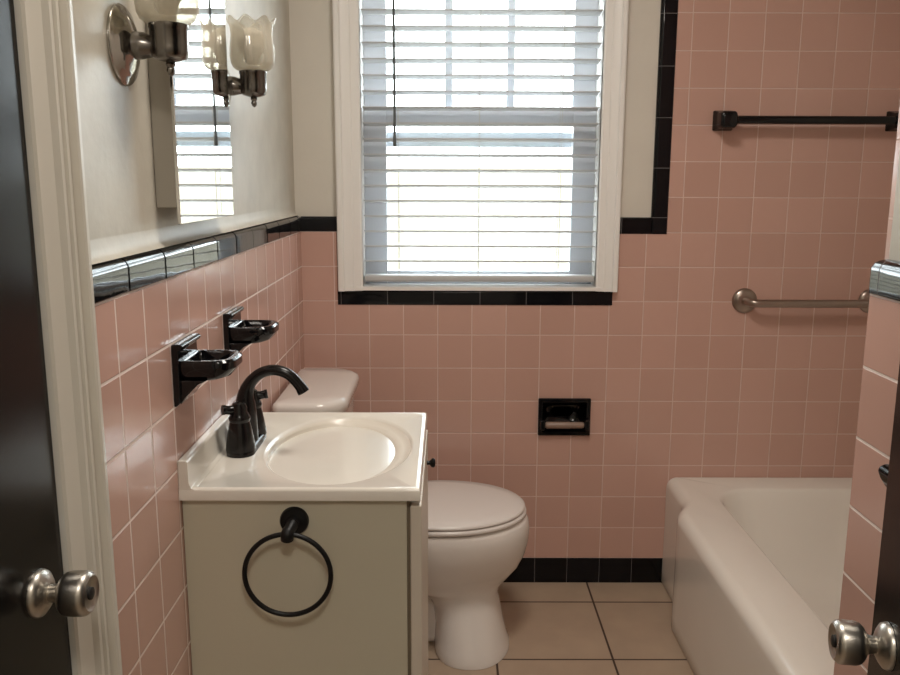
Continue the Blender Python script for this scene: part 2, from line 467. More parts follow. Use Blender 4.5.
def door_knob(parent, c, d, with_button):
    """round privacy knob: c on the door face, d the way it points"""
    d = Vector(d).normalized()
    k = obj('door_knob', lathe(bmesh.new(), [(0.010, 0.0), (0.0105, 0.020), (0.012, 0.024), (0.0195, 0.028), (0.0238, 0.032), (0.0255, 0.038), (0.0258, 0.052), (0.0250, 0.057), (0.0222, 0.060), (0.020, 0.0615), (0.018, 0.0605), (0.0165, 0.0592), (0.0, 0.0588)], c, d, 40), M['knob'], parent)
    obj('rosette', lathe(bmesh.new(), [(0.0275, 0.0), (0.0275, 0.002), (0.0262, 0.006), (0.021, 0.010), (0.016, 0.0125), (0.0130, 0.014), (0.010, 0.0145)], c, d, 40), M['knob'], k)
    if with_button:
        e = Vector(c) + d * 0.0585
        obj('lock_button', lathe(bmesh.new(), [(0.0075, 0.0), (0.0072, 0.003), (0.005, 0.004), (0.0, 0.0042)], e, d, 20), M['nickel_dark'], k)
    return k
door_knob(d1, (-0.466, -1.774, 0.882), (1, 0, 0), True)

# ---- bathroom door, swung open against the alcove wall
DE, DN = Vector((0.187, 0.982, 0)).normalized(), Vector((-0.982, 0.187, 0)).normalized()   # along the leaf, and out of its face
DP = Vector((0.531, -1.700, 0))                                                                # its free edge
bm = bmesh.new()
loft(bm, [[DP + Vector((0, 0, z)), DP - DE * 0.72 + Vector((0, 0, z)), DP - DE * 0.72 - DN * 0.035 + Vector((0, 0, z)), DP - DN * 0.035 + Vector((0, 0, z))] for z in (0.008, 2.03)])
d2 = struct(obj('door_2', bm, M['door'], bevel=0.002))
door_knob(d2, DP - DE * 0.064 + Vector((0, 0, 0.811)) + DN * 0.0005, DN, True)
bm = boxes((0.44, 0.640, -2.45, -2.40, 0, 2.06), (0.46, 1.0, -2.47, -2.45, 0, 2.15))
struct(obj('trim_2', bm, M['casing'], bevel=0.003))

# ------------------------------------------------------------------ window
# stepped casing round the opening
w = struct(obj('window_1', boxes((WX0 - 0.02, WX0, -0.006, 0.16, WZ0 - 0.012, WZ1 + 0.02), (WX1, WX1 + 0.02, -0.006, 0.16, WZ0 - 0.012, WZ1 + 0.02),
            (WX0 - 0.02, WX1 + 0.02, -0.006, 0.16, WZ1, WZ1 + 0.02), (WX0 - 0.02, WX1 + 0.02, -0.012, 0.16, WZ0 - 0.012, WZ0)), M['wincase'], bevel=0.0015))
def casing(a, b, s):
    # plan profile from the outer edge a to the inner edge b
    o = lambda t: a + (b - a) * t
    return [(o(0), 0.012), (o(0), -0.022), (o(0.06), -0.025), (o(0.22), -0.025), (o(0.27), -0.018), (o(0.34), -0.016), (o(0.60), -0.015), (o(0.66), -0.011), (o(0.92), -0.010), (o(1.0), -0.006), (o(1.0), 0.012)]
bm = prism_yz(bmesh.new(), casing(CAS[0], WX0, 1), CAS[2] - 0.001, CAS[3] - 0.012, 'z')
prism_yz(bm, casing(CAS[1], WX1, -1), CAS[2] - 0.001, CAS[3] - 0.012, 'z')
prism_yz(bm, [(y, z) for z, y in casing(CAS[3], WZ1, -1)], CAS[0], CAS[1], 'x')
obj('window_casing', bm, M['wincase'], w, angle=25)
def sash(name, y0, y1, z0, z1, st, bot, top):
    bm = boxes((WX0, WX0 + st, y0, y1, z0, z1), (WX1 - st, WX1, y0, y1, z0, z1), (WX0 + st, WX1 - st, y0, y1, z0, z0 + bot), (WX0 + st, WX1 - st, y0, y1, z1 - top, z1))
    o = obj(name, bm, M['sash'], w, bevel=0.002)
    obj('pane', boxes((WX0 + st, WX1 - st, (y0 + y1) / 2 - 0.002, (y0 + y1) / 2 + 0.002, z0 + bot, z1 - top)), M['glass'], o, smooth=False)
    return o
us = sash('upper_sash', 0.118, 0.150, 1.518, WZ1, 0.072, 0.048, 0.05)
gx = [WX0 + 0.072 + (WX1 - WX0 - 0.144) * k / 3 for k in (1, 2)]
obj('muntin', boxes(*[(x - 0.012, x + 0.012, 0.126, 0.142, 1.566, WZ1 - 0.05) for x in gx]), M['sash'], us, smooth=False)
ls = sash('lower_sash', 0.082, 0.114, WZ0, 1.566, 0.072, 0.042, 0.048)
lk = lathe(bmesh.new(), [(0.014, 0), (0.014, 0.006), (0.008, 0.010), (0.0, 0.011)], (0.09, 0.092, 1.566), (0, 0, 1), 20)
box(lk, 0.072, 0.108, 0.083, 0.104, 1.566, 1.570)
obj('sash_lock', lk, M['nickel_dark'], ls)

obj('storm_frame', boxes((WX0 + 0.05, WX1 - 0.05, 0.172, 0.190, 1.452, 1.500), (WX0, WX0 + 0.05, 0.172, 0.190, WZ0, WZ1), (WX1 - 0.05, WX1, 0.172, 0.190, WZ0, WZ1)), M['sash'], w, bevel=0.002)
# ---- venetian blind hanging in the reveal
bl = empty('window_blind', (0.101, 0.035, 1.022), 'white horizontal venetian blind with open slats hanging in the window', 'blind')
BX0, BX1, BY = WX0 + 0.004, WX1 - 0.004, 0.036
bm = bmesh.new()
pitch = 0.0474
zs = [1.374 + pitch * k for k in range(-6, 14)]
for z in zs:
    prof = []
    ct, st = math.cos(math.radians(8)), math.sin(math.radians(7))
    loc = []
    for k in range(7):
        t = k / 6 * 2 - 1
        loc.append((t * 0.025, 0.0018 * (1 - t * t) + 0.0013))
    loc += [(y, zz - 0.0036) for y, zz in reversed(loc)]
    prof = [(BY + y * ct + zz * st, z - y * st + zz * ct) for y, zz in loc]      # room-side edge a little higher
    prism_yz(bm, prof, BX0, BX1, 'x')
obj('slats', bm, M['slat'], bl)
obj('bottom_rail', prism_yz(bmesh.new(), rrect(BY - 0.026, BY + 0.026, 1.026, 1.046, 0.006, 3, 0), BX0, BX1, 'x'), M['slat'], bl)
obj('head_rail', boxes((BX0, BX1, BY - 0.028, BY + 0.028, 2.005, 2.055)), M['slat'], bl, bevel=0.002)
for x in (-0.155, 0.098, 0.352):
    bm = bmesh.new()
    for y in (BY - 0.0262, BY + 0.0262):
        tube(bm, [(x, y, 1.04), (x, y, 2.01)], 0.0009, 6)
    obj('ladder_cord', bm, M['cord'], bl)
bm = tube(bmesh.new(), [(-0.164, BY - 0.036, 1.452), (-0.164, BY - 0.036, 1.99)], 0.0042, 8)
lathe(bm, [(0.0042, 0), (0.0056, 0.004), (0.0056, 0.03), (0.0042, 0.034)], (-0.164, BY - 0.036, 1.447), (0, 0, 1), 12)
obj('tilt_wand', bm, M['wand'], bl)

# ------------------------------------------------------------------ outdoors seen through the slats
struct(obj('ground', boxes((-9, 9, 0.2, 14, -0.75, -0.65)), M['ground'], smooth=False))
struct(obj('wall_garden', boxes((-6, 7, 2.6, 2.8, -0.65, 1.42)), M['render'], smooth=False))

# ------------------------------------------------------------------ vanity
VY0, VY1 = -1.275, -0.812
van = empty('vanity_cabinet', (-0.26, -1.03, 0), 'narrow cream bathroom vanity cabinet with a plain side panel', 'cabinet')
obj('cabinet_body', boxes((XL + 0.001, -0.0705, VY0, VY0 + 0.016, 0.0, 0.8008), (XL + 0.001, -0.0705, VY1 - 0.016, VY1, 0.0, 0.8008), (XL + 0.001, -0.072, VY0 + 0.016, VY1 - 0.016, 0.09, 0.690), (XL + 0.001, -0.12, VY0 + 0.016, VY1 - 0.016, 0.0, 0.09)), M['cabinet'], van, smooth=False)
obj('shadow_gap_frame', boxes((-0.0705, -0.0648, VY0 + 0.009, VY1 - 0.009, 0.09, 0.796)), M['shadow_gap'], van, smooth=False)  # recessed strip coloured dark to draw the shaded gap
dr = obj('cabinet_door', boxes((-0.0645, -0.0440, VY0 + 0.002, VY1 - 0.002, 0.10, 0.787)), M['cabdoor'], van, bevel=0.003)
kb = obj('knob', lathe(bmesh.new(), [(0.0045, 0.0), (0.0045, 0.006), (0.0095, 0.010), (0.0105, 0.014), (0.008, 0.018), (0.0, 0.019)], (-0.0440, -0.905, 0.738), (1, 0, 0), 20), M['matte_black'], dr)
kb['label'] = 'small black round knob'

top = empty('sink_top', (-0.26, -1.04, 0.8015), 'glossy white one-piece sink top with an oval basin on the cream vanity', 'sink')
TX0, TX1, TY0, TY1, TZ = XL + 0.0005, -0.046, -1.288, -0.800, 0.820
# deck with an oval hole, loft from the outer rectangle to the oval lip, then the bowl
BCX, BCY, BRX, BRY = -0.215, -1.039, 0.145, 0.217
N = 96
def rect_pt(a, x0, x1, y0, y1):
    c, s = math.cos(a), math.sin(a)
    t = min((x1 - BCX if c > 0 else x0 - BCX) / c if abs(c) > 1e-9 else 9e9, (y1 - BCY if s > 0 else y0 - BCY) / s if abs(s) > 1e-9 else 9e9)
    return BCX + c * t, BCY + s * t
angs = sorted([2 * PI * i / N for i in range(N)] + [math.atan2(y - BCY, x - BCX) % (2 * PI) for x in (TX0, TX1) for y in (TY0, TY1)])
ring_rect = lambda z, e: [(*rect_pt(a, TX0 + e * 0, TX1 - e, TY0 + e, TY1 - e), z) for a in angs]
def ell(z, kx, ky, dx=0.0):
    r = []
    for a in angs:
        c, s = math.cos(a), math.sin(a)
        q = 1 / math.sqrt((c / (BRX * kx)) ** 2 + (s / (BRY * ky)) ** 2)
        r.append((BCX + dx + c * q, BCY + s * q, z))
    return r
bm = bmesh.new()
loft(bm, [ring_rect(0.8015, 0.0), ring_rect(0.8185, 0.0), ring_rect(0.8225, 0.0015), ring_rect(0.8235, 0.004), ring_rect(0.8230, 0.010), ring_rect(TZ, 0.016),
          ell(TZ, 1.02, 1.02), ell(TZ - 0.0015, 1.0, 1.0), ell(TZ - 0.005, 0.975, 0.98)], True, False)
deck = obj('counter', bm, M['marble'], top, angle=50)
bm = bmesh.new()
loft(bm, [ell(TZ - 0.005, 0.975, 0.98), ell(TZ - 0.009, 0.95, 0.962), ell(TZ - 0.0115, 0.91, 0.94, -0.006), ell(TZ - 0.0135, 0.875, 0.925, -0.012), ell(TZ - 0.020, 0.845, 0.90, -0.015), ell(TZ - 0.036, 0.81, 0.865, -0.016), ell(TZ - 0.060, 0.745, 0.80, -0.017), ell(TZ - 0.086, 0.64, 0.69, -0.018), ell(TZ - 0.106, 0.49, 0.54, -0.019), ell(TZ - 0.117, 0.33, 0.35, -0.02),
          ell(TZ - 0.1215, 0.22, 0.17, -0.02), ell(TZ - 0.123, 0.150, 0.102, -0.02)], False, True)
obj('basin', bm, M['basin'], top, angle=60)
obj('drain', lathe(bmesh.new(), [(0.021, 0), (0.021, 0.002), (0.017, 0.004), (0.016, 0.0025), (0.0, 0.0035)], (BCX - 0.020, BCY, TZ - 0.1230), (0, 0, 1), 28), M['drain'], top)
bp = [(XL + 0.0005, 0.803), (XL + 0.0005, 0.8725)] + [(-0.4445 - 0.005 + 0.005 * math.sin(PI / 2 * k / 5), 0.8725 - 0.005 + 0.005 * math.cos(PI / 2 * k / 5)) for k in range(6)] + [(-0.4440, 0.832), (-0.441, 0.824), (-0.434, 0.8205), (-0.434, 0.803)]
obj('backsplash', prism_yz(bmesh.new(), bp, TY0 + 0.0005, TY1 - 0.001, 'y'), M['marble'], top, bevel=0.0012)

# faucet
FX, FY = -0.402, -1.040
fa = empty('faucet', (FX, FY, TZ), 'oil-rubbed bronze black two-handle faucet with a high arched spout on the sink top', 'faucet')
bm = bmesh.new()
loft(bm, [[(x, y, z) for x, y in rrect(FX - 0.027 + e, FX + 0.027 - e, FY - 0.079 + e, FY + 0.079 - e, 0.026 - e, 8, 4)] for z, e in ((TZ + 0.0003, 0), (TZ + 0.008, 0.0), (TZ + 0.012, 0.002), (TZ + 0.014, 0.006))])
obj('base_plate', bm, M['bronze'], fa)
sp = spline([(FX, FY, TZ + 0.012), (FX, FY, TZ + 0.075), (FX + 0.002, FY, TZ + 0.108), (FX + 0.014, FY, TZ + 0.134), (FX + 0.036, FY, TZ + 0.151), (FX + 0.062, FY, TZ + 0.156), (FX + 0.088, FY, TZ + 0.147), (FX + 0.108, FY, TZ + 0.126), (FX + 0.117, FY, TZ + 0.111)], 6)
ns = len(sp)
bm = tube(bmesh.new(), sp, [0.0108 + 0.0125 * (1 - sm(0, 0.45, i / (ns - 1))) + 0.0015 * sm(0.85, 1, i / (ns - 1)) for i in range(ns)], 20)
obj('spout', bm, M['bronze'], fa)
bm = lathe(bmesh.new(), [(0.0035, 0), (0.0035, 0.045), (0.006, 0.047), (0.006, 0.055), (0.0, 0.058)], (FX - 0.024, FY, TZ + 0.012), (0, 0, 1), 12)
obj('lift_rod', bm, M['bronze'], fa)
for s, dx in ((-1, -1), (1, 1)):
    y = FY + s * 0.0508
    h = obj('handle', lathe(bmesh.new(), [(0.0285, 0.010), (0.0280, 0.018), (0.0250, 0.038), (0.0215, 0.056), (0.0190, 0.066), (0.0205, 0.069), (0.0210, 0.074), (0.0185, 0.079), (0.0150, 0.086), (0.0155, 0.094), (0.0120, 0.102), (0.0050, 0.105), (0.0, 0.1052)], (FX, y, TZ), (0, 0, 1), 28), M['bronze'], fa)
    ang = (PI + 0.55 if s < 0 else 0.20)
    c, q = math.cos(ang), math.sin(ang)
    L = [(FX + c * r, y + q * r, TZ + 0.090 + zz) for r, zz in ((0.0, 0.0), (0.010, 0.001), (0.018, 0.0005), (0.026, 0.002), (0.033, 0.003))]
    obj('lever', tube(bmesh.new(), spline(L, 4), [0.0085 + (0.001 if i > 12 else 0) for i in range(17)], 14), M['bronze'], h)

# towel ring on the cabinet's side panel
tr = empty('towel_ring', (-0.2665, VY0, 0.7605), 'round black iron towel ring hanging on the cream side of the vanity', 'towel ring')
RY = VY0 - 0.036
PCX, PCZ = -0.2665, 0.7605
obj('mount', lathe(bmesh.new(), [(0.0255, 0.0), (0.0255, 0.004), (0.0235, 0.0075), (0.013, 0.009), (0.0105, 0.012), (0.0105, 0.020)], (PCX, VY0 - 0.0002, PCZ), (0, -1, 0), 36), M['matte_black'], tr)
obj('post', tube(bmesh.new(), spline([(PCX, VY0 - 0.017, PCZ), (PCX - 0.003, VY0 - 0.027, PCZ - 0.004), (PCX - 0.006, RY - 0.001, PCZ - 0.010), (PCX - 0.007, RY, PCZ - 0.020)], 5), [0.0105] * 8 + [0.0112] * 8, 18), M['matte_black'], tr)
RCX, RCZ, RR = -0.2745, 0.6755, 0.0745
obj('ring', tube(bmesh.new(), [(RCX + RR * math.cos(2 * PI * i / 72), RY, RCZ + RR * math.sin(2 * PI * i / 72)) for i in range(72)], 0.0044, 12, True), M['matte_black'], tr)

# ------------------------------------------------------------------ black ceramic dishes on the left wall
def soap_dish(y0, y1, label):
    z0, z1 = 0.967, 1.0745
    o = empty('soap_dish', (XL, (y0 + y1) / 2, z0), label, 'soap dish', 'black ceramic dishes on the left wall')
    # plate with a rolled upper edge
    pr = [(XL + 0.0003, z0), (XL + 0.004, z0), (XL + 0.010, z0 + 0.006), (XL + 0.012, z0 + 0.03), (XL + 0.012, z1 - 0.012), (XL + 0.018, z1 - 0.008), (XL + 0.020, z1 - 0.003), (XL + 0.016, z1 + 0.001), (XL + 0.0003, z1)]
    obj('back_plate', prism_yz(bmesh.new(), pr, y0, y1, 'y'), M['black_ceramic'], o, bevel=0.002, angle=50)
    bm = bmesh.new()
    xr = XL + 0.100
    rr = lambda x0, x1, e, r, z: [(x, y, z) for x, y in rrect(x0 + 0 * e, x1 - e, y0 + 0.004 + e, y1 - 0.004 - e, [0.004, r, r, 0.004], 8, 4)]
    x0 = XL + 0.011
    loft(bm, [rr(x0, xr - 0.016, 0.012, 0.02, 1.010), rr(x0, xr - 0.006, 0.005, 0.026, 1.016), rr(x0, xr, 0.0, 0.03, 1.030), rr(x0, xr, 0.0, 0.03, 1.042), rr(x0, xr - 0.002, 0.002, 0.03, 1.046),
              rr(x0 + 0.006, xr - 0.006, 0.006, 0.026, 1.046), rr(x0 + 0.008, xr - 0.008, 0.008, 0.024, 1.043), rr(x0 + 0.010, xr - 0.012, 0.012, 0.022, 1.024), rr(x0 + 0.014, xr - 0.02, 0.02, 0.018, 1.021)])
    obj('tray', bm, M['black_ceramic'], o, angle=35)
    bm = boxes(*[(x0 + 0.014, xr - 0.022, y, y + 0.005, 1.0205, 1.026) for y in [y0 + 0.028 + 0.0145 * k for k in range(4)]])
    obj('drain_ridge', bm, M['black_ceramic'], o, bevel=0.001)
    g = [(XL + 0.009, 0.969), (XL + 0.009, 1.012), (XL + 0.056, 1.012), (XL + 0.040, 1.004), (XL + 0.020, 0.984)]
    obj('bracket', prism_yz(bmesh.new(), g, y0 + 0.006, y1 - 0.012, 'y'), M['black_ceramic'], o, bevel=0.002)
    return o
soap_dish(-1.286, -1.178, 'black ceramic wall soap dish on the pink tile, the one nearer the white door casing')
soap_dish(-0.957, -0.850, 'black ceramic wall soap dish on the pink tile, the one farther from the door casing')

# ------------------------------------------------------------------ sconces and medicine cabinet
def sconce(y, label):
    zc = 1.540
    o = empty('wall_sconce', (-0.480, y, zc), label, 'wall lamp', 'wall lamps flanking the mirror')
    obj('back_plate', lathe(bmesh.new(), [(0.058, 0.0), (0.058, 0.003), (0.055, 0.006), (0.047, 0.008), (0.044, 0.011), (0.034, 0.015), (0.020, 0.019), (0.014, 0.022)], (-0.4797, y, zc), (1, 0, 0), 48), M['chrome'], o)
    cx = -0.410
    obj('arm', tube(bmesh.new(), spline([(-0.462, y, zc), (-0.446, y, zc - 0.001), (-0.432, y, zc - 0.004), (cx - 0.018, y, zc - 0.006), (cx, y, zc - 0.006)], 5), [0.0095 + 0.0105 * (1 - sm(0.1, 0.75, i / 20)) for i in range(21)], 16), M['gunmetal'], o)
    cup = obj('socket_cup', lathe(bmesh.new(), [(0.006, -0.024), (0.013, -0.022), (0.023, -0.019), (0.0265, -0.014), (0.0275, -0.004), (0.0275, 0.022), (0.0290, 0.024), (0.0290, 0.029), (0.026, 0.030), (0.0, 0.030)], (cx, y, zc), (0, 0, 1), 36), M['gunmetal'], o)
    obj('finial', lathe(bmesh.new(), [(0.006, 0.0), (0.0075, 0.004), (0.005, 0.008), (0.0065, 0.012), (0.0045, 0.018), (0.0, 0.021)], (cx, y, zc - 0.023), (0, 0, -1), 18), M['gunmetal'], cup)
    # tulip shade with a scalloped, flared rim
    n = 96
    prof = [(0.026, 0.030), (0.034, 0.032), (0.0405, 0.037), (0.0445, 0.046), (0.0462, 0.060), (0.0455, 0.076), (0.0435, 0.092), (0.0425, 0.104), (0.0435, 0.114), (0.0465, 0.123), (0.0500, 0.130)]
    bm = bmesh.new()
    def rings(ins):
        R = []
        for i, (r, h) in enumerate(prof):
            k = sm(0.55, 1.0, i / (len(prof) - 1))
            ring = []
            for j in range(n):
                a = 2 * PI * j / n
                sc = math.cos(8 * a)
                rr = r - ins + 0.0018 * k * sc + 0.0008 * (1 - k) * sc * sm(0.1, 0.3, i / 10)
                ring.append((cx + rr * math.cos(a), y + rr * math.sin(a), zc + h + 0.0055 * k * sc))
            R.append(ring)
        return R
    loft(bm, rings(0) + rings(0.0025)[::-1], False, False)
    obj('glass_shade', bm, M['shade'], o, angle=70)
    obj('bulb', lathe(bmesh.new(), [(0.012, 0.0), (0.013, 0.018), (0.018, 0.030), (0.027, 0.044), (0.030, 0.056), (0.028, 0.068), (0.020, 0.079), (0.009, 0.085), (0.0, 0.0865)], (cx, y, zc + 0.0305), (0, 0, 1), 28), M['bulb'], o)
    return o
sconce(-1.367, 'chrome wall lamp with frosted glass shade, the one nearest the white door casing')
sconce(-0.822, 'dark nickel wall lamp with scalloped glass shade between the mirror and the room corner')

mc = empty('medicine_cabinet', (-0.480, -1.10, 1.30), 'shallow wall-hung medicine cabinet with a frameless mirror door reflecting the blind', 'cabinet')
obj('cabinet_body', boxes((-0.4798, -0.4455, -1.262, -0.930, 1.300, 1.93)), M['cabsteel'], mc, bevel=0.002)
obj('mirror_door', boxes((-0.4453, -0.4395, -1.266, -0.916, 1.273, 1.955)), M['mirror'], mc, bevel=0.0012, seg=1)

# ------------------------------------------------------------------ toilet
to = empty('toilet', (0.0, -0.345, 0), 'white two-piece toilet with closed lid between the vanity and the back wall', 'toilet')
TC = -0.345
def egg(xb, xf, b, z, n=64, back=2.6, cy=TC):
    cx = max(xb + 0.05, xf - 0.235 if xf - xb > 0.3 else (xb + xf) / 2)
    out = []
    for i in range(n):
        a = 2 * PI * i / n
        c, s = math.cos(a), math.sin(a)
        if c >= 0:
            x, y = cx + (xf - cx) * c, b * s
        else:
            e = 2 / back
            x = cx - (cx - xb) * abs(c) ** e
            y = b * (1 if s > 0 else -1) * abs(s) ** e
        out.append((x, cy + y, z))
    return out
bm = bmesh.new()
loft(bm, [egg(-0.036, 0.186, 0.158, 0.001, cy=TC - 0.022), egg(-0.038, 0.185, 0.157, 0.012, cy=TC - 0.022), egg(-0.036, 0.177, 0.150, 0.03, cy=TC - 0.021), egg(-0.034, 0.166, 0.134, 0.08, cy=TC - 0.016), egg(-0.042, 0.155, 0.118, 0.135, cy=TC - 0.008), egg(-0.06, 0.151, 0.114, 0.162, cy=TC - 0.004), egg(-0.09, 0.160, 0.116, 0.182), egg(-0.13, 0.184, 0.130, 0.205),
          egg(-0.17, 0.212, 0.150, 0.240), egg(-0.20, 0.230, 0.168, 0.280), egg(-0.21, 0.239, 0.180, 0.320), egg(-0.215, 0.241, 0.185, 0.355), egg(-0.215, 0.237, 0.185, 0.380), egg(-0.213, 0.229, 0.180, 0.392), egg(-0.19, 0.215, 0.165, 0.395)])
trap = lambda x, hw, z0, z1: [(x, TC + y, z) for y, z in rrect(-hw, hw, z0, z1, 0.03, 6, 3)]
loft(bm, [trap(-0.36, 0.075, 0.001, 0.30), trap(-0.22, 0.060, 0.001, 0.32), trap(-0.08, 0.055, 0.001, 0.25), trap(0.02, 0.055, 0.001, 0.20)])
loft(bm, [[(x, y, z) for x, y in rrect(-0.43, -0.16, TC - 0.13, TC + 0.13, 0.04)] for z in (0.30, 0.33, 0.388)])
obj('bowl', bm, M['porcelain'], to, angle=50)
bm = bmesh.new()
loft(bm, [egg(-0.195, 0.226, 0.182, 0.3965), egg(-0.195, 0.231, 0.186, 0.401), egg(-0.195, 0.231, 0.186, 0.407), egg(-0.195, 0.227, 0.183, 0.411)])
obj('seat', bm, M['seat'], to, angle=50)
bm = bmesh.new()
loft(bm, [egg(-0.20, 0.221, 0.179, 0.4125), egg(-0.20, 0.227, 0.184, 0.4165), egg(-0.20, 0.227, 0.184, 0.421), egg(-0.198, 0.222, 0.180, 0.4255), egg(-0.17, 0.19, 0.15, 0.4295), egg(-0.08, 0.10, 0.07, 0.432)])
obj('seat_cover', bm, M['seat'], to, angle=50)
for s in (-1, 1):
    bm = lathe(bmesh.new(), [(0.012, -0.022), (0.013, -0.018), (0.013, 0.018), (0.012, 0.022)], (-0.212, TC + s * 0.07, 0.413), (0, 1, 0), 18)
    obj('seat_hinge', bm, M['seat'], to)
bm = bmesh.new()
tk = lambda x0, x1, hw, z, r: [(x, y, z) for x, y in rrect(x0, x1, TC - hw, TC + hw, [0.02, r, r, 0.02], 10, 4)]
loft(bm, [tk(-0.445, -0.31, 0.175, 0.389, 0.05), tk(-0.449, -0.30, 0.190, 0.40, 0.055), tk(-0.450, -0.285, 0.202, 0.55, 0.07), tk(-0.450, -0.278, 0.208, 0.738, 0.08)])
obj('tank', bm, M['porcelain'], to, angle=50)
bm = bmesh.new()
loft(bm, [tk(-0.452, -0.272, 0.212, 0.7385, 0.085), tk(-0.455, -0.265, 0.218, 0.744, 0.09), tk(-0.455, -0.264, 0.219, 0.765, 0.09), tk(-0.453, -0.268, 0.216, 0.7725, 0.088), tk(-0.445, -0.279, 0.206, 0.7765, 0.08), tk(-0.40, -0.32, 0.15, 0.778, 0.035)])
obj('tank_lid', bm, M['porcelain'], to, angle=60)
bm = lathe(bmesh.new(), [(0.013, 0), (0.013, 0.006), (0.007, 0.009), (0.007, 0.018)], (-0.2805, TC - 0.12, 0.69), (1, 0, 0), 18)
tube(bm, [(-0.265, TC - 0.125, 0.69), (-0.264, TC - 0.09, 0.688), (-0.264, TC - 0.045, 0.683)], [0.006, 0.005, 0.007], 12)
obj('flush_lever', bm, M['chrome'], to)

# ------------------------------------------------------------------ recessed paper holder
ph = empty('toilet_paper_holder', (0.3825, 0.0, 0.522), 'black ceramic recessed toilet paper holder with pale roller in the pink back wall', 'toilet paper holder')
OX0, OX1, OZ0, OZ1 = 0.297, 0.468, 0.523, 0.648
bm = cells([OX0, PH[0] + 0.002, PH[1] - 0.002, OX1], [OZ0, PH[2] + 0.002, PH[3] - 0.002, OZ1], lambda u, v: not inr(u, v, (PH[0] + 0.002, PH[1] - 0.002, PH[2] + 0.002, PH[3] - 0.002)), -0.012, -0.0003, pxz)
obj('frame', bm, M['black_ceramic'], ph, bevel=0.003)
q = lambda e, y: [(x, y, z) for x, z in rrect(PH[0] + 0.0015 + e, PH[1] - 0.0015 - e, PH[2] + 0.0015 + e, PH[3] - 0.0015 - e, 0.004 + e, 5, 3)]
bm = bmesh.new()
loft(bm, [q(0, -0.002), q(0, 0.010), q(0.006, 0.035), q(0.016, 0.050), q(0.03, 0.055)], False, True)
obj('recess', bm, M['black_ceramic'], ph)
for a in (0.302, 0.446):
    obj('roller_lug', boxes((a, a + 0.017, -0.034, -0.010, 0.545, 0.581)), M['black_ceramic'], ph, bevel=0.006, seg=3)
obj('roller', lathe(bmesh.new(), [(0.004, 0.0), (0.008, 0.001), (0.0105, 0.004), (0.0115, 0.008), (0.0115, 0.080), (0.0105, 0.081), (0.0105, 0.118), (0.009, 0.125), (0.004, 0.127)], (0.319, -0.023, 0.562), (1, 0, 0), 24), M['roller'], ph)

# ------------------------------------------------------------------ bars over the tub
tb = empty('towel_bar', (0.83, 0.0, 1.525), 'straight black ceramic towel bar mounted high on the pink tile over the tub', 'towel bar')
BZ = 1.527
for x in (0.843, 1.376):
    bm = bmesh.new()
    sq = lambda h, y, r: [(x + a, y, BZ + b) for a, b in rrect(-h, h, -h, h, r, 4, 2)]
    loft(bm, [sq(0.030, -0.0004, 0.004), sq(0.030, -0.008, 0.005), sq(0.026, -0.016, 0.006), sq(0.024, -0.034, 0.008), sq(0.025, -0.062, 0.010), sq(0.023, -0.070, 0.010), sq(0.018, -0.074, 0.010)])
    obj('post', bm, M['black_ceramic'], tb)
bm = lathe(bmesh.new(), [(0.0125, 0.0), (0.0125, 0.52)], (0.850, -0.048, BZ), (1, 0, 0), 20)
lathe(bm, [(0.018, 0.0), (0.018, 0.008), (0.0135, 0.012)], (0.862, -0.048, BZ), (1, 0, 0), 20)
obj('bar', bm, M['black_ceramic'], tb)

gb = empty('grab_bar', (0.94, 0.0, 0.97), 'brushed steel grab bar with a round flange, low on the pink tile over the tub', 'grab bar')
GZ = 0.970
GX0, GX1 = 0.948, 1.352
for x in (GX0, GX1):
    obj('flange', lathe(bmesh.new(), [(0.040, 0.0004), (0.040, 0.003), (0.036, 0.009), (0.024, 0.013), (0.0155, 0.015)], (x, 0, GZ), (0, -1, 0), 36), M['brushed'], gb)
obj('bar', tube(bmesh.new(), spline([(GX0, -0.010, GZ), (GX0 + 0.001, -0.026, GZ), (GX0 + 0.010, -0.043, GZ - 0.001), (GX0 + 0.030, -0.051, GZ - 0.002), (GX0 + 0.08, -0.052, GZ - 0.002), (GX1 - 0.08, -0.052, GZ - 0.002), (GX1 - 0.03, -0.051, GZ - 0.002), (GX1 - 0.01, -0.043, GZ - 0.001), (GX1 - 0.001, -0.026, GZ), (GX1, -0.010, GZ)], 8), 0.0125, 18), M['brushed'], gb)

# robe hook on the alcove wall behind the door edge
rh = empty('robe_hook', (0.620, -1.60, 0.94), 'small black ceramic hook on the pink alcove tile, half hidden by the open dark door', 'hook')
HY, HZ = -1.575, 0.951
bm = bmesh.new()
sq = lambda x, h, r: [(x, HY - 0.016 + a, HZ + b) for a, b in rrect(-h, h, -h, h, r, 4, 2)]
loft(bm, [sq(0.6197, 0.034, 0.004), sq(0.613, 0.034, 0.005), sq(0.608, 0.028, 0.006)])
obj('base_plate', bm, M['black_ceramic'], rh)
hk = [(0.609, HZ - 0.022), (0.609, HZ + 0.016), (0.598, HZ + 0.018), (0.590, HZ + 0.014), (0.588, HZ + 0.008), (0.592, HZ - 0.002), (0.600, HZ - 0.014)]
obj('prong', prism_yz(bmesh.new(), hk, HY - 0.030, HY + 0.006, 'y'), M['black_ceramic'], rh, bevel=0.004, seg=3)

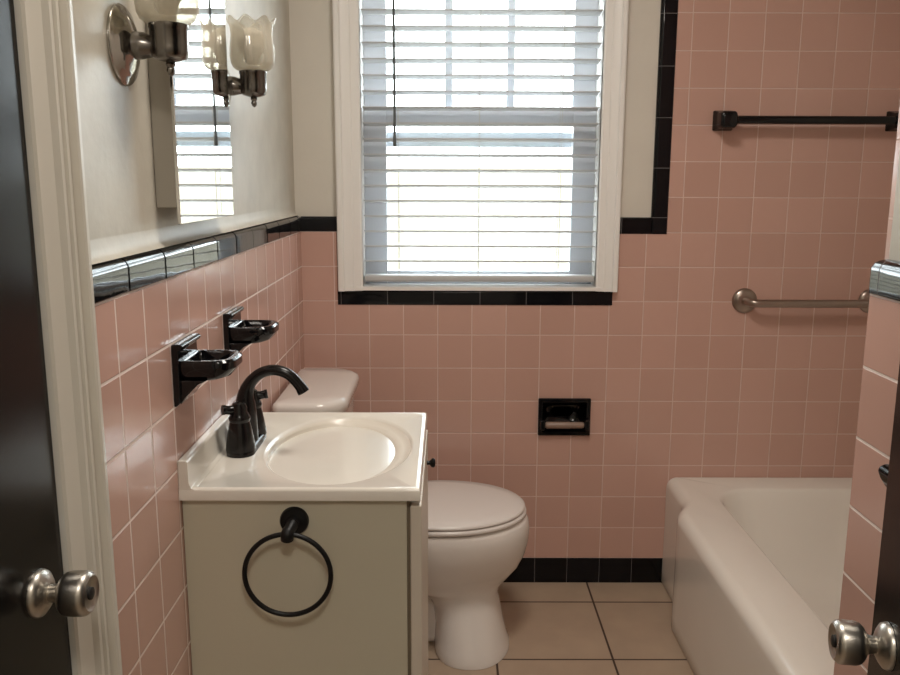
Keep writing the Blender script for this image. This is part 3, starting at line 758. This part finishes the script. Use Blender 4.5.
# ------------------------------------------------------------------ bathtub
RIM = 0.377
def apron_x(y):
    return 0.730 - 0.046 * sm(0.19, 0.31, -y)
def outer(d, z, r=0.012):
    pts = rrect(0.0, 1, 0, 1, 0.0001, 8, 40)     # parametric square, replaced below
    y0, y1, x1 = -1.4325, -0.002, XR - 0.001
    out = []
    for u, v in pts:
        y = y0 + (y1 - y0) * v
        xl = apron_x(y) + d
        out.append((xl + (x1 - xl) * u, y, z))
    return out
def inner(x0, x1, y0, y1, r, z):
    return [(x, y, z) for x, y in rrect(x0, x1, y0, y1, r, 8, 40)]
R_ = 0.034
rings = [outer(0.004, 0.0), outer(0.0, 0.006), outer(0.0, 0.05), outer(0.001, 0.2), outer(0.0, RIM - R_ - 0.03), outer(0.0, RIM - R_)]
rings += [outer(R_ * (1 - math.cos(PI / 2 * k / 8)), RIM - R_ + R_ * math.sin(PI / 2 * k / 8)) for k in range(1, 9)]
rings += [inner(0.836, 1.395, -1.345, -0.098, 0.13, RIM + 0.0005), inner(0.843, 1.388, -1.338, -0.105, 0.125, RIM - 0.002), inner(0.850, 1.381, -1.331, -0.112, 0.12, RIM - 0.010),
          inner(0.858, 1.373, -1.323, -0.122, 0.12, RIM - 0.035), inner(0.885, 1.345, -1.29, -0.19, 0.12, 0.18), inner(0.905, 1.325, -1.25, -0.25, 0.12, 0.105), inner(0.935, 1.295, -1.21, -0.30, 0.11, 0.078), inner(1.00, 1.23, -1.13, -0.38, 0.08, 0.070)]
bm = bmesh.new()
loft(bm, rings)
tubo = obj('bathtub', bm, M['enamel'], angle=60)
tag(tubo, 'white enamelled built-in bathtub with rounded rim and raised front apron along the pink wall', 'bathtub')

# ------------------------------------------------------------------ light: overcast daylight outside, added fill lights inside
W = bpy.data.worlds.new('sky'); S.world = W
W.use_nodes = True
nt = W.node_tree
bg = nt.nodes['Background']
bg.inputs['Color'].default_value = (0.88, 0.95, 1.0, 1)
bg.inputs['Strength'].default_value = 9.0

def area(name, loc, rot, size, power, col, size_y=None):
    l = bpy.data.lights.new(name, 'AREA')
    l.energy = power; l.color = col; l.size = size
    if size_y: l.shape = 'RECTANGLE'; l.size_y = size_y
    o = bpy.data.objects.new(name, l); C.objects.link(o)
    o.location = loc; o.rotation_euler = rot
    return o
area('hall_fill_light', (0.1, -3.0, CEIL - 0.03), (0, 0, 0), 0.35, 9, (1.0, 0.93, 0.84))  # added fill from behind the camera, no fixture modelled
area('bath_fill_light', (0.15, -1.25, CEIL - 0.03), (0, 0, 0), 0.35, 9, (1.0, 0.93, 0.84))  # added overhead fill for back wall and tub, no fixture modelled
p = area('sky_portal', (0.101, 0.21, 1.54), (-PI / 2, 0, 0), 0.74, 1, (1, 1, 1), 1.05)
p.data.cycles.is_portal = True

# ------------------------------------------------------------------ camera
f, cx, cy, cz, yaw, pitch_, roll = 842.83, 0.0005, -2.6667, 1.3477, 0.002886, 0.185488, 0.003189
fw = Vector((math.sin(yaw) * math.cos(pitch_), math.cos(yaw) * math.cos(pitch_), -math.sin(pitch_)))
r0 = Vector((math.cos(yaw), -math.sin(yaw), 0)); u0 = r0.cross(fw)
r = r0 * math.cos(roll) + u0 * math.sin(roll); u = -r0 * math.sin(roll) + u0 * math.cos(roll)
cam = bpy.data.cameras.new('camera')
cam.sensor_width = 36; cam.lens = f / 900 * 36; cam.clip_start = 0.02
co = bpy.data.objects.new('camera', cam); C.objects.link(co)
co.matrix_world = Matrix(((r.x, u.x, -fw.x, cx), (r.y, u.y, -fw.y, cy), (r.z, u.z, -fw.z, cz), (0, 0, 0, 1)))
S.camera = co
S.view_settings.view_transform = 'Standard'
S.view_settings.look = 'None'
S.view_settings.exposure = 0.74
S.view_settings.gamma = 1
S.view_settings.use_curve_mapping = False
S.cycles.max_bounces = 10
S.cycles.diffuse_bounces = 6
S.cycles.transparent_max_bounces = 16
